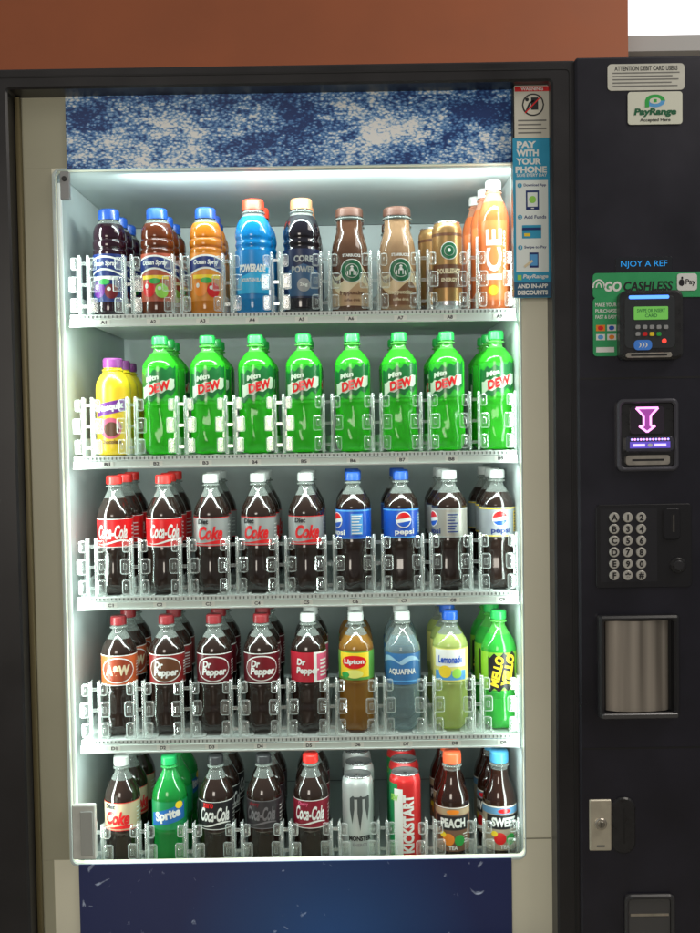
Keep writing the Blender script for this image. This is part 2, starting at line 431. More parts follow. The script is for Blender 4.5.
def a_lem(A, z0, z1):
    m = (z0+z1)/2; A.band(z0, z1, c('lem_band', (.75, .7, .2), rough=.4)); A.rect(-.036, .036, m-.004, z1-.002, WHT, 1)
    A.rect(-.036, .036, z0+.003, m-.012, LBLUE, 1); A.text('Lemonade', 0, m+.012, .054, .016, BLUE, 3, .1, .03)
    A.ell(-.012, m-.014, .014, .013, YEL, 2); A.ell(.014, m-.018, .011, .01, LGRN, 2)
K['D8'] = soda('pale lemonade bottle with blue cap and yellow label', .105, .175, LEM, PET, BCAP, a_lem)
def a_mel(A, z0, z1):
    m = (z0+z1)/2; A.band(z0, z1, c('mel_band', (.25, .58, .04), rough=.35))
    j = jag(.005, .02)
    A.strip(-.034, .03, lambda u: z0+.002+.1*u+j(u), lambda u: z1-.004+.1*u+j(u), BLK, 1, n=30)
    A.text('MELLO', -.014, m, .066, .019, YEL, 3, .1, .05, 78); A.text('YELLO', .011, m+.002, .068, .022, YEL, 3, .1, .07, 78)
K['D9'] = soda('bright green citrus soda bottle with black yellow label', .085, .165, LIQ('mel', (.05, .5, .07), .45, (.1, .75, .1)), PETG, GCAP, a_mel)
K['E1'] = soda('diet cola bottle with white cap and beige label', .100, .160, COLA, PET, WCAP, a_cola(c('pale_gold', (.58, .48, .31), rough=.4, metal=.1), RED, 'Coke', 'Diet', BLK, True))
def a_spr(A, z0, z1):
    m = (z0+z1)/2; A.band(z0, z1, c('spr_band', (.01, .25, .08), rough=.35)); A.strip(-.04, .04, lambda u: m-.017+.2*u, lambda u: m+.015+.3*u, c('spr_blue', (.02, .15, .45)), 1)
    A.text('Sprite', 0, m, .058, .026, WHT, 2, .1, .05, 12); A.ell(.026, m+.022, .009, .008, YEL, 2)
K['E2'] = soda('green lemon lime soda bottle with green cap', .100, .160, SPR, PETSG, c('cap_dgreen', (.01, .28, .08), rough=.35), a_spr, k=12)
K['E3'] = soda('zero sugar cola bottle with black cap and label', .100, .160, COLA, PET, BKCAP, a_cola(BLK, WHT, 'Coca-Cola', 'zero', RED))
K['E4'] = soda('dark soda bottle with black cap and grey label', .100, .160, COLA, PET, BKCAP, a_cola(c('dgrey', (.03, .026, .03), rough=.35), c('dgrey2', (.16, .15, .16)), 'Coca-Cola', 'cherry', MAR))
K['E5'] = soda('cherry cola bottle with red cap and dark label', .100, .160, COLA, PET, REDCAP, a_cola(c('dred', (.22, .008, .025), rough=.35), WHT, 'Coca-Cola', 'Cherry', PINK))

def juice(desc, liq, art):
    H = .224; R = .0345
    pr = [(.001,.005),(.02,.003),(.029,.001),(R,.01),(R,.03),(R*.97,.04),(R*.97,.08),(R*.97,.118),(R,.128),(R,.136),(R*.93,.140),(R,.145),(R,.155),(R*.93,.159),(R*.97,.165),(R*.94,.180),(R*.80,.192),(.0195,.199),(.019,.204)]
    return bottle('juice_bottle', desc, 'bottle', H, R, pr, .192, liq, PET, BCAP, .0215, .022, (.028, .128), art, None, R)
def a_oc(bg, f1, f2, leaf):
    def f(A, z0, z1):
        A.band(z0, z1, bg); h = z1-z0
        A.strip(-.05, .05, lambda u: z1-.040+.006*math.cos(u*60), lambda u: z1-.008+.004*math.cos(u*60), WHT, 1)
        A.strip(-.046, .046, lambda u: z1-.036+.006*math.cos(u*60), lambda u: z1-.012+.004*math.cos(u*60), NAVY, 2)
        A.text('Ocean Spray', 0, z1-.021, .055, .013, WHT, 3, .15, .03)
        A.strip(-.03, .03, lambda u: z1-.054, lambda u: z1-.046, YEL if bg is not NAVY else WHT, 2)
        A.ell(-.013, z0+.026, .015, .017, f1, 2); A.ell(.015, z0+.022, .014, .015, f2, 3); A.ell(.0, z0+.042, .012, .006, leaf, 3)
        A.ell(-.018, z0+.032, .004, .005, WHT, 3); A.ell(.01, z0+.027, .004, .004, WHT, 4)
    return f
K['A1'] = juice('dark grape juice bottle with blue cap', JDARK, a_oc(NAVY, PUR, MAR, GRN))
K['A2'] = juice('apple juice bottle with blue cap and fruit label', JAMB, a_oc(c('apple_bg', (.4, .08, .04)), RED, LGRN, GRN))
K['A3'] = juice('orange juice bottle with blue cap and fruit label', JORG, a_oc(c('or_bg', (.68, .25, .03)), ORG, RED, GRN))
def sport(desc, liq, capm, art):
    H = .24; R = .039
    pr = [(.001,.005),(.024,.003),(.034,.001),(R,.012),(R,.035),(R*.96,.045),(R*.96,.085),(R*.97,.12),(R,.13),(R*.95,.138),(R,.146),(R*.95,.154),(R,.162),(R*.98,.175),(R*.86,.192),(R*.66,.204),(.021,.212),(.02,.22)]
    return bottle('sports_drink_bottle', desc, 'bottle', H, R, pr, .205, liq, PET, capm, .0225, .022, (.03, .132), art, None, R)
def a_pow(A, z0, z1):
    m = (z0+z1)/2; A.band(z0, z1, c('pow', (.01, .2, .5), rough=.3)); A.strip(-.04, .04, lambda u: m-.04, lambda u: m+.005+.4*u, c('pow2', (.03, .42, .75)), 1)
    A.text('POWERADE', 0, m+.012, .060, .017, WHT, 2, .2, .05, 0); A.text('MOUNTAIN BLAST', 0, m-.012, .05, .008, WHT, 2, .1, .03)
K['A4'] = sport('bright blue sports drink bottle with orange cap', BLIQ, c('cap_or', (.7, .05, .02), rough=.4), a_pow)
def a_dk(A, z0, z1):
    m = (z0+z1)/2; A.band(z0, z1, c('dk_base', (.012, .02, .06), rough=.35)); A.strip(-.035, .035, lambda u: z0+.004, lambda u: m+.02-.4*abs(u), c('dkb', (.04, .10, .2)), 1)
    A.text('CORE', 0, m+.03, .04, .014, SIL, 2, 0, .04); A.text('POWER', 0, m+.008, .05, .014, SIL, 2, 0, .04); A.ell(0, m-.024, .014, .014, GREY, 2)
    A.text('26g', 0, m-.024, .016, .009, WHT, 3, 0, .03)
K['A5'] = sport('black sports drink bottle with tan cap', DRK, c('cap_tan', (.40, .17, .08), rough=.45), a_dk)
def frap(desc, liq, bg, top, ink):
    H = .218; R = .0385
    pr = [(.001,.006),(.024,.003),(.033,.001),(R,.008),(R,.03),(R,.07),(R,.115),(R*.985,.128),(R*.93,.143),(R*.82,.158),(R*.73,.170),(R*.70,.182),(R*.70,.2)]
    def art(A, z0, z1):
        sw = lambda u: .013*math.sin(u*75)
        A.strip(-.056, .056, lambda u: z0, lambda u: z0+.036+sw(u), bg, 1)
        A.strip(-.056, .056, lambda u: z0+.036+sw(u), lambda u: z0+.062+.016*math.sin(u*75+.7), top, 1)
        A.strip(-.056, .056, lambda u: z0+.070+.016*math.sin(u*75+.9), lambda u: z0+.078+.018*math.sin(u*75+1.1), top, 1)
        A.ell(0, z0+.072, .0245, .0245, WHT, 2); A.ell(0, z0+.072, .0228, .0228, DGRN, 3)
        A.ell(0, z0+.072, .0145, .0145, WHT, 4); A.ell(0, z0+.072, .0133, .0133, DGRN, 5)
        for s in (-1, 1):
            for q, w in ((.0038, .0038), (.0085, .0028)): A.strip(s*q-.001, s*q+.001, lambda u: z0+.063, lambda u, w=w: z0+.063+w*3, WHT, 6)
        A.ell(0, z0+.075, .0030, .0038, WHT, 6); A.strip(-.0034, .0034, lambda u: z0+.0790, lambda u: z0+.0835-abs(u)*.8, WHT, 6)
        A.text('STARBUCKS', 0, z0+.104, .038, .006, WHT, 3, 0, .03)
        A.text('frappuccino', 0, z0+.026, .054, .012, ink, 3, 0, .03); A.text('coffee drink', 0, z0+.012, .034, .006, ink, 3, 0, .02)
    return bottle('coffee_bottle', desc, 'bottle', H, R, pr, .196, liq, PET, c('cap_brown', (.10, .045, .03), rough=.4, metal=.2), .0285, .018, (.012, .12), art, None, R)
K['A6'] = frap('brown bottled coffee drink with dark brown cap', COFD, c('fr1', (.46, .30, .17), rough=.35), CREAM, BRN)
K['A7'] = frap('pale bottled coffee drink with brown cap', COFL, c('fr2', (.18, .08, .035), rough=.35), c('fr3', (.66, .50, .30), rough=.35), CREAM)
def ice_art(A, z0, z1):
    A.rect(-.03, .03, z0, z1, c('ice_lab', (.76, .20, .06), rough=.3), 1)
    A.text('ICE', -.002, (z0+z1)/2+.012, .105, .034, WHT, 2, 0, .03, 90); A.text('SPARKLING', .021, (z0+z1)/2+.012, .1, .006, WHT, 2, 0, .03, 90)
    A.ell(-.004, z0+.020, .013, .013, ORG, 2); A.ell(-.004, z0+.020, .010, .010, YEL, 3)
H9 = .272; R9 = .0325
K['A9'] = bottle('sparkling_water_bottle', 'tall orange sparkling water bottle with white cap', 'bottle', H9, R9,
    [(.001,.005),(.02,.003),(.028,.001),(R9,.01),(R9,.05),(R9,.1),(R9,.16),(R9*.99,.19),(R9*.9,.208),(R9*.7,.226),(R9*.52,.24),(.0145,.248),(.0135,.252)],
    .228, ORL, CLEAR('pet_or', (.9, .6, .45), (.7, .35, .22), .35, .9), c('cap_w2', (.5, .5, .48), rough=.4), .0165, .02, (.02, .185), ice_art)
def nes(A, z0, z1):
    m = (z0+z1)/2; A.band(z0, z1, c('nesy', (.8, .52, .03), rough=.3)); A.strip(-.036, .036, lambda u: m+.008+.2*u, lambda u: m+.034+.2*u, PUR, 1)
    A.text('Nesquik', 0, m+.021, .058, .018, WHT, 2, .1, .06, 10); A.ell(0, m-.022, .024, .022, PINK, 1); A.ell(.002, m-.024, .016, .015, BRN, 2); A.text('Chocolate', 0, m-.05, .045, .009, BRN, 2, 0, .03)
K['B1'] = bottle('milk_bottle', 'yellow chocolate milk bottle with purple cap', 'bottle', .205, .036,
    [(.001,.005),(.022,.003),(.031,.001),(.036,.012),(.036,.04),(.0355,.08),(.0355,.12),(.036,.14),(.034,.155),(.027,.168),(.021,.176),(.019,.182),(.019,.186)],
    .2, YELB, YELB, c('cap_pur', (.2, .04, .2), rough=.35), .0205, .02, (.016, .142), nes)
def can(desc, H, R, side, art, top=None):
    k = Kind(); k.name = 'drink_can'; k.desc = desc; k.cat = 'can'
    AL = c('aluminium', (.6, .61, .62), rough=.25, metal=.9)
    mb = MB(); mb.lathe(crm([(.02,.004),(.024,.001),(.027,.0005),(R*.93,.005),(R,.012),(R,.02)]), AL, 48); mb.lathe([(R,.02),(R,H-.018)], side, 48)
    mb.lathe(crm([(R,H-.018),(R*.97,H-.011),(R*.86,H-.003),(R*.85,H-.001)]), side, 48)
    A = Art(mb, R); art(A, .02, H-.018)
    t = MB(); t.lathe([(R*.845,H-.0025),(R*.865,H-.001),(R*.865,H+.001),(R*.83,H+.0012),(R*.81,H-.003),(.0001,H-.004)], AL, 48)
    tab = MB(); n = 20
    def ring(a, b, z): return [(a*math.cos(2*pi*j/n), b*math.sin(2*pi*j/n)-.004, z) for j in range(n)]
    tab.add(ring(.0075,.012,H-.0035)+ring(.0075,.012,H-.0015)+ring(.004,.007,H-.0015), [(j,(j+1)%n,n+(j+1)%n,n+j) for j in range(n)]+[(n+j,n+(j+1)%n,2*n+(j+1)%n,2*n+j) for j in range(n)], AL)
    k.parts = [('can_body', mb.mesh('can_body'), (0,0,0)), ('lid', t.mesh('lid'), (0,0,0)), ('pull_tab', tab.mesh('pull_tab'), (0,0,0))]
    return k
def a_dbl(A, z0, z1):
    m = (z0+z1)/2
    A.ell(0, m+.03, .0185, .0185, WHT, 1); A.ell(0, m+.03, .017, .017, DGRN, 2); A.ell(0, m+.03, .0105, .0105, WHT, 3); A.ell(0, m+.03, .0098, .0098, DGRN, 4); A.ell(0, m+.031, .003, .004, WHT, 5)
    A.rect(-.04, .04, m-.046, m+.002, BRN, 1); A.text('DOUBLESHOT', 0, m-.012, .052, .011, CREAM, 2, 0, .04); A.text('ENERGY', 0, m-.03, .034, .008, CREAM, 2, 0, .04)
    A.rect(-.1, .1, z1-.012, z1-.006, BRN, 1)
K['A8'] = can('tall gold coffee energy can', .185, .0315, GOLD, a_dbl)
def a_mon(A, z0, z1):
    # three claw slashes forming an M
    CL = c('claw', (.06, .07, .07), rough=.3); t = z1-.022
    for x, l, w in ((-.017, .058, .005), (0, .072, .0055), (.017, .052, .005)):
        A.strip(x-w, x+w, lambda u, x=x, l=l, w=w: t-l*(1-.55*abs(u-x)/w)+.2*(u-x), lambda u, x=x, w=w: t+.004-abs(u-x-.002)*.9, CL, 1, n=8)
    A.strip(-.019, -.001, lambda u: t-.004, lambda u: t+.001, CL, 1); A.strip(.001, .019, lambda u: t-.004, lambda u: t+.001, CL, 1)
    A.text('MONSTER', 0, t-.088, .05, .011, BLK, 2, 0, .05); A.text('ENERGY', 0, t-.102, .034, .007, GREY, 2, 0, .04)
K['E6'] = can('tall white and silver energy drink can', .203, .0335, c('can_white', (.5, .54, .53), rough=.3, metal=.35), a_mon)
def a_kick(A, z0, z1):
    m = (z0+z1)/2
    A.rect(-.105, -.016, z0, z1, c('kgreen', (.02, .3, .1), rough=.3, metal=.3), 1); A.strip(-.024, -.004, lambda u: m-.07+1.5*u, lambda u: z1-.01, WHT, 2)
    A.text('KICKSTART', .008, m+.0, .125, .024, WHT, 3, 0, .05, 90); A.text('DEW', -.024, m+.055, .02, .014, LGRN, 3, .1, .05, 0)
K['E7'] = can('tall red and green energy drink can', .207, .0335, c('can_red', (.65, .03, .03), rough=.3, metal=.3), a_kick)
def tea(desc, capm, art, liq):
    H = .25; R = .036
    pr = [(.001,.005),(.02,.003),(.031,.001),(R,.01),(R,.04),(R,.09),(R,.14),(R*.98,.152),(R*.88,.166),(R*.66,.184),(R*.54,.2),(.018,.215),(.017,.226)]
    return bottle('tea_bottle', desc, 'bottle', H, R, pr, .212, liq, PET, capm, .0195, .024, (.045, .14), art)
def a_tea(bg, word, acc, hd):
    def f(A, z0, z1):
        m = (z0+z1)/2; A.band(z0, z1, bg); A.rect(-.113, .113, m+.030, z1-.004, hd, 1); A.rect(-.04, .04, m-.002, m+.028, BLK, 1); A.text(word, 0, m+.013, .056, .02, WHT, 2, 0, .05)
        A.ell(0, m+.037, .014, .005, acc, 2); A.ell(-.010, m-.022, .013, .013, acc, 2); A.ell(.014, m-.024, .011, .012, GRN, 3); A.ell(-.022, m-.012, .007, .006, YEL, 3); A.text('TEA', 0, z0+.008, .02, .009, WHT, 4, 0, .05)
        for i in range(4): A.rect(.022, .034, m-.03+i*.006, m-.0275+i*.006, WHT, 2)
        A.rect(-.113, .113, z1-.003, z1-.001, WHT, 1)
    return f
K['E8'] = tea('dark iced tea bottle with orange cap', c('cap_orr', (.75, .11, .04), rough=.35), a_tea(c('teab', (.20, .10, .06), rough=.4), 'PEACH', ORG, c('teah', (.4, .3, .18), rough=.4)), TEAD)
K['E9'] = tea('dark iced tea bottle with light blue cap', c('cap_lb', (.06, .28, .5), rough=.35), a_tea(c('teac', (.36, .30, .22), rough=.4), 'SWEET', RED, c('teah2', (.1, .25, .42), rough=.4)), TEAD)

def place(k, x, y, z, rot, group):
    root = bpy.data.objects.new(k.name, None); COL.objects.link(root); root.location = (x, y, z); root.rotation_euler = (0, 0, rot)
    root.empty_display_size = .02
    tag(root, k.desc + (' on a shelf' if len(k.desc.split()) <= 9 else ''), k.cat, group)
    for n, me, l in k.parts: OBJ(n, me, root, l)

# ------------------------------------------------------------------ vending machine
VM = bpy.data.objects.new('vending_machine', None); COL.objects.link(VM); VM.location = (0, .3, 0)
tag(VM, 'black drinks vending machine, lit inside, standing against a red wall', 'vending machine')
WORLD = {'vending_machine': Vector((0, .3, 0))}
def part(name, mb, parent=None, label=None, loc=None, rot=None):
    p = parent or VM
    o = bpy.data.objects.new(name, mb.mesh(name) if isinstance(mb, MB) else mb); COL.objects.link(o); o.parent = p
    o.matrix_parent_inverse = Matrix.Translation(-WORLD[p.name])
    o.location = loc or (0, 0, 0)
    if rot: o.rotation_euler = rot
    WORLD[o.name] = Vector(o.location)
    if label: o["label"] = label
    return o
BODY = P('black_paint', (.012, .011, .013), .38, noise=.25, nscale=9, bump=.05)
COLM = P('column_paint', (.012, .0115, .020), .33, noise=.3, nscale=7, bump=.04)
GROOV = P('groove', (.004, .004, .005), .6)
PLAS = P('black_plastic', (.018, .018, .02), .3, noise=.2, nscale=60)
BEIGE = P('liner_beige', (.84, .82, .66), .45, noise=.06, nscale=2.2, bump=.03)
REFL_OLIVE = P('reflection_olive', (.42, .41, .30), .4, noise=.14, nscale=1.6, bump=.02)  # tone of the room's reflection, painted as an olive base colour
LINER = P('interior_liner', (.42, .48, .47), .5, noise=.08, nscale=6)
BACKM = P('interior_back', (.48, .54, .53), .6, noise=.15, nscale=8)
METAL = P('brushed_metal', (.52, .48, .42), .32, metal=.85, noise=.15, nscale=50)
SHELFM = P('shelf_white', (.62, .67, .65), .4, noise=.05, nscale=30)
LEDM = P('led_diffuser', (.7, .76, .74), .3, es=.25, ec=(.85, .95, .93))

xl = W(-30, 500, 0)[0]; xr_door = W(577, 466, 0)[0]; xr = W(712, 400, 0)[0]
ztop = W(300, 69, 0)[1]
cx0, cx1, cz0, cz1 = BX(65, 521, 168, 858, .04)
DEEP = .62
mb = MB()   # cabinet shell round the cavity
mb.box(xl, cx0-.02, .05, .85, .05, ztop-.004, BODY); mb.box(cx1+.02, xr-.004, .05, .85, .05, ztop-.004, BODY)
mb.box(cx0-.02, cx1+.02, .05, .85, cz1+.02, ztop-.004, BODY); mb.box(cx0-.02, cx1+.02, .05, .85, .05, cz0-.05, BODY)
mb.box(cx0-.02, cx1+.02, DEEP+.02, .85, cz0-.05, cz1+.02, BODY)
for sx in (xl+.06, xr-.1):
    for sy in (.12, .75): mb.box(sx-.025, sx+.025, sy-.025, sy+.025, 0, .05, GROOV)
part('cabinet', mb)
mb = MB()
zf = cz0-.045
mb.box(cx0-.018, cx0, .052, DEEP, zf, cz1, LINER); mb.box(cx1, cx1+.018, .052, DEEP, zf, cz1, LINER)
mb.box(cx0-.018, cx1+.018, .052, DEEP, cz1+.001, cz1+.018, LINER)
mb.box(cx0-.018, cx1+.018, DEEP+.001, DEEP+.018, zf, cz1, BACKM); mb.box(cx0-.018, cx1+.018, .06, DEEP, zf-.003, zf-.001, LINER)
part('interior_liner', mb)
dx0, dx1, dz0, dz1 = BX(23, 552, 89, 933, 0); dz0 = .13
mb = MB(); mb.rframe((xl+.012, xr_door, .09, ztop), .008, (dx0, dx1, dz0, dz1), .006, -.025, .048, BODY, .004)
mb.rframe((xl+.03, xr_door-.012, .105, ztop-.014), .01, (xl+.034, xr_door-.016, .109, ztop-.018), .008, -.0262, -.02, GROOV, .0004)
part('door_frame', mb)
mb = MB(); mb.rframe((dx0-.002, dx1+.002, dz0-.002, dz1+.002), .004, (cx0, cx1, cz0, cz1), .014, .03, .045, BEIGE, .002)
part('door_panel', mb, label='cream inner panel round the opening')
zmid = W(40, 860, .03)[1]; gx = W(66.5, 128, .03)[0]
mb = MB(); mb.box(dx0+.011, cx0-.006, .0288, .0298, zmid, cz1+.004, REFL_OLIVE); mb.box(dx0+.011, gx, .0288, .0298, cz1+.0042, dz1-.001, REFL_OLIVE)  # overlay strips with the dark room reflection put into their colour
mb.box(dx0+.011, dx0+.034, .0288, .0298, dz0, zmid-.0005, REFL_OLIVE)
part('reflection_band', mb, label='painted greenish grey room reflection beside the opening')
mb = MB(); mb.box(dx0+.001, dx0+.010, .016, .0295, dz0+.01, dz1-.002, P('gold_edge', (.16, .13, .06), .35, metal=.3)); part('edge_trim', mb)
mb = MB(); mb.rframe((cx0-.0045, cx1+.002, cz0-.005, cz1+.0025), .016, (cx0+.0012, cx1-.0008, cz0+.001, cz1-.001), .012, .025, .0287, P('trim_clear', (.5, .56, .54), .25, es=.05, ec=(.8, .95, .9)), .001)
part('opening_trim', mb)
mb = MB(); mb.rbox(cx0-.001, cx0+.007, cz0+.06, cz1-.02, .003, .046, .056, LEDM, .002); part('light_strip', mb, label='glowing white light strip')
x0, x1, z0, z1 = BX(74, 97, 803, 857, .025); mb = MB(); mb.rbox(x0, x1, z0, z1, .003, .012, .0245, P('bracket_plastic', (.6, .62, .58), .35, noise=.1), .002)
mb.rbox(x0+.018, x1-.004, z0+.01, z1-.012, .002, .008, .0115, P('br2', (.38, .4, .38), .4), .001); part('corner_bracket', mb)
x0, x1, z0, z1 = BX(61, 70, 172, 200, .02); mb = MB(); mb.rbox(x0, x1, z0, z1, .002, .014, .0245, GREY, .001); mb.ycyl((x0+x1)/2, z1-.015, .005, .010, .0145, BLK); part('hinge_clip', mb)

# top ice graphic
m, n, o = nt('ice_print')
b = n.nodes.new('ShaderNodeBsdfPrincipled'); b.inputs['Roughness'].default_value = .4
tc = n.nodes.new('ShaderNodeTexCoord'); mp = n.nodes.new('ShaderNodeMapping'); mp.inputs['Scale'].default_value = (.8, 1, 1.4)
n.links.new(tc.outputs['Object'], mp.inputs[0])
n1 = n.nodes.new('ShaderNodeTexNoise'); n1.inputs['Scale'].default_value = 48; n1.inputs['Detail'].default_value = 10; n1.inputs['Roughness'].default_value = .85; n1.inputs['Distortion'].default_value = .3
n3 = n.nodes.new('ShaderNodeTexNoise'); n3.inputs['Scale'].default_value = 8; n3.inputs['Detail'].default_value = 4; n3.inputs['Roughness'].default_value = .6
vo = n.nodes.new('ShaderNodeTexVoronoi'); vo.inputs['Scale'].default_value = 150; vo.feature = 'F1'
for q in (n1, n3, vo): n.links.new(mp.outputs[0], q.inputs['Vector'])
sep = n.nodes.new('ShaderNodeSeparateXYZ'); n.links.new(tc.outputs['Object'], sep.inputs[0])
gz = n.nodes.new('ShaderNodeMapRange'); zt = W(290, 90, .025)[1]; zb = W(290, 166, .025)[1]
gz.inputs[1].default_value = zb; gz.inputs[2].default_value = zt; gz.inputs[3].default_value = .06; gz.inputs[4].default_value = .0; n.links.new(sep.outputs['Z'], gz.inputs[0])
def MA(op, a, bb, v=None):
    q = n.nodes.new('ShaderNodeMath'); q.operation = op
    n.links.new(a, q.inputs[0])
    if hasattr(bb, 'links'): n.links.new(bb, q.inputs[1])
    else: q.inputs[1].default_value = bb
    if v is not None: q.inputs[2].default_value = v
    return q.outputs[0]
big = MA('MULTIPLY_ADD', n3.outputs['Fac'], 1.0, -.50)
grain = MA('MULTIPLY_ADD', vo.outputs['Distance'], -.30, .12)
tot = MA('ADD', MA('ADD', MA('ADD', n1.outputs['Fac'], big), gz.outputs[0]), grain)
cr = n.nodes.new('ShaderNodeValToRGB'); n.links.new(tot, cr.inputs[0]); e = cr.color_ramp.elements
e[0].position = .38; e[0].color = (.012, .045, .20, 1); e[1].position = .64; e[1].color = (.98, 1, 1, 1)
for p, cc in ((.46, (.05, .18, .50, 1)), (.53, (.20, .42, .76, 1)), (.585, (.55, .72, .9, 1))):
    q = cr.color_ramp.elements.new(p); q.color = cc
n.links.new(cr.outputs[0], b.inputs['Base Color']); n.links.new(b.outputs[0], o.inputs[0]); ICE = m
x0, x1, z0, z1 = BX(66, 513, 90, 166, .025); mb = MB(); mb.rbox(x0, x1, z0, z1, .002, .024, .0285, ICE, .0008); part('ice_graphic', mb, label='blue and white ice water picture strip')
# bottom graphic
m, n, o = nt('navy_print')
b = n.nodes.new('ShaderNodeBsdfPrincipled'); b.inputs['Roughness'].default_value = .3
tc = n.nodes.new('ShaderNodeTexCoord'); n1 = n.nodes.new('ShaderNodeTexNoise'); n1.inputs['Scale'].default_value = 22; n1.inputs['Detail'].default_value = 9; n1.inputs['Distortion'].default_value = 1.5
n.links.new(tc.outputs['Object'], n1.inputs['Vector'])
cr = n.nodes.new('ShaderNodeValToRGB'); n.links.new(n1.outputs['Fac'], cr.inputs[0]); e = cr.color_ramp.elements
e[0].position = .0; e[0].color = (0, 0, 0, 1); e[1].position = .76; e[1].color = (.6, .7, .85, 1); q = cr.color_ramp.elements.new(.67); q.color = (0, 0, 0, 1)
gp = n.nodes.new('ShaderNodeVectorMath'); gp.operation = 'DISTANCE'; n.links.new(tc.outputs['Object'], gp.inputs[0]); gp.inputs[1].default_value = (W(330, 960, .03)[0], .025, W(330, 960, .03)[1])
c2 = n.nodes.new('ShaderNodeValToRGB'); n.links.new(gp.outputs['Value'], c2.inputs[0]); e = c2.color_ramp.elements
e[0].position = 0; e[0].color = (.025, .12, .40, 1); e[1].position = .32; e[1].color = (.018, .03, .13, 1)
q = c2.color_ramp.elements.new(.16); q.color = (.018, .07, .24, 1)
ad = n.nodes.new('ShaderNodeMix'); ad.data_type = 'RGBA'; ad.blend_type = 'ADD'; ad.inputs[0].default_value = 1
n.links.new(c2.outputs[0], ad.inputs[6]); n.links.new(cr.outputs[0], ad.inputs[7]); n.links.new(ad.outputs[2], b.inputs['Base Color']); n.links.new(b.outputs[0], o.inputs[0])
x0, x1, z0, z1 = BX(80, 512, 861, 960, .025); mb = MB(); mb.rbox(x0, x1, dz0+.01, z1, .002, .024, .0285, m, .0008); part('lower_graphic', mb, label='dark navy water picture panel')
SEAM = P('seam', (.30, .29, .22), .5)
for (p0, p1, q) in ((524, 551, 838),):
    x0, x1, z0, z1 = BX(p0, p1, q-.6, q+.6, .03); mb = MB(); mb.box(x0, x1, .0280, .0286, z0, z1, SEAM); part('panel_seam', mb)

# ------------------------------------------------------------------ shelves
YS = .066; YB = .126
XC = [W(116+(497-116)*i/8, 530, YB)[0] for i in range(9)]
DX = XC[1]-XC[0]
SZ = [W(300, q, YS)[1] for q in (311, 453, 594, 737, 880)]
mb = MB(); T = .0016
def rod(x, y, z0, z1, r, mat):
    mb.lathe([(.0001, z0), (r, z0+.0004), (r, z1-.0004), (.0001, z1)], mat, 10, None, (x, y, 0))
for s in (-1, 1):
    a = s*.0075
    def bx(x0, x1, y0, y1, z0, z1, mt=ACR): mb.box(min(x0,x1), max(x0,x1), y0, y1, z0, z1, mt)
    bx(a, a+s*T, .004, .022, .0, .120); bx(a, a+s*T, .0225, .34, .0, .036)
    rod(s*.0088, .0, .001, .122, .0028, ACE)
    # three chunky notched ears per side: clear moulded blocks whose bevelled rims catch the light
    for z0, z1, e in ((.004,.034,.028),(.046,.078,.031),(.092,.117,.026)):
        x0, x1 = sorted((s*.0120, s*e))
        mb.rbox(x0, x1, z0, z1, .004, -.004, .004, ACR, .0026, 3, rim=ACE)
        x0, x1 = sorted((s*.0165, s*(e-.0065)))
        mb.rbox(x0, x1, z0+.009, z1-.009, .002, -.0058, -.0042, ACR, .0012, 3, rim=ACE)
    for z0, z1 in ((.0345,.0455),(.0785,.0915)):
        bx(s*.0120, s*.0155, .0, .003, z0, z1, ACR)
for z in (.014, .058, .102):
    mb.box(-.0055, .0055, -.0008, .0026, z, z+.006, ACE)
DIV = mb.mesh('product_divider')
sx0, sx1 = cx0+.014, cx1-.003
TOOTH = P('slot_shadow', (.12, .14, .13), .6); INK = P('code_ink', (.03, .03, .04), .5); PAPER = P('strip_paper', (.60, .68, .63), .4)
for r in range(5):
    z = SZ[r]; mb = MB()
    mb.box(sx0, sx1, YS+.012, DEEP-.04, z-.006, z-.003, SHELFM)
    mb.box(sx0, sx1, YS+.002, YS+.012, z-.010, z-.001, SHELFM)
    mb.box(sx0, sx1, YS-.002, YS+.0018, z-.026, z-.011, PAPER)
    mb.box(sx0, sx1, YS-.006, YS-.0022, z-.0265, z-.0238, SHELFM)
    nT = 110
    for i in range(nT):
        x = sx0+(sx1-sx0)*(i+.5)/nT; mb.box(x-.0012, x+.0012, YS+.0008, YS+.002, z-.008, z-.003, TOOTH)
    for i in range(9):
        for d in (-.018, .018): mb.box(XC[i]+d-.003, XC[i]+d+.003, YS+.02, DEEP-.06, z-.003, z-.0005, SHELFM)
    sh = part('shelf', mb, loc=(0, 0, 0))
    for i in range(9):
        mb = MB(); A = Art(mb, None, (XC[i], YS-.0025, z-.0172), 1, .0003)
        A.rect(-.013, .013, -.0052, .0052, c('tag_white', (.72, .76, .70), rough=.4), 0)
        A.text('ABCDE'[r]+str(i+1), 0, 0, .012, .0072, INK, 1, 0, .03)
        part('selection_label', mb, sh)
    for i in range(10):
        x = XC[0]-DX/2+DX*i+random.uniform(-.0015, .0015)
        if i == 0: x += .010
        if i == 9: x -= .010
        part('product_divider', DIV, sh, loc=(x, .073, z), rot=(random.uniform(-.02, .02), 0, random.uniform(-.12, .12)))

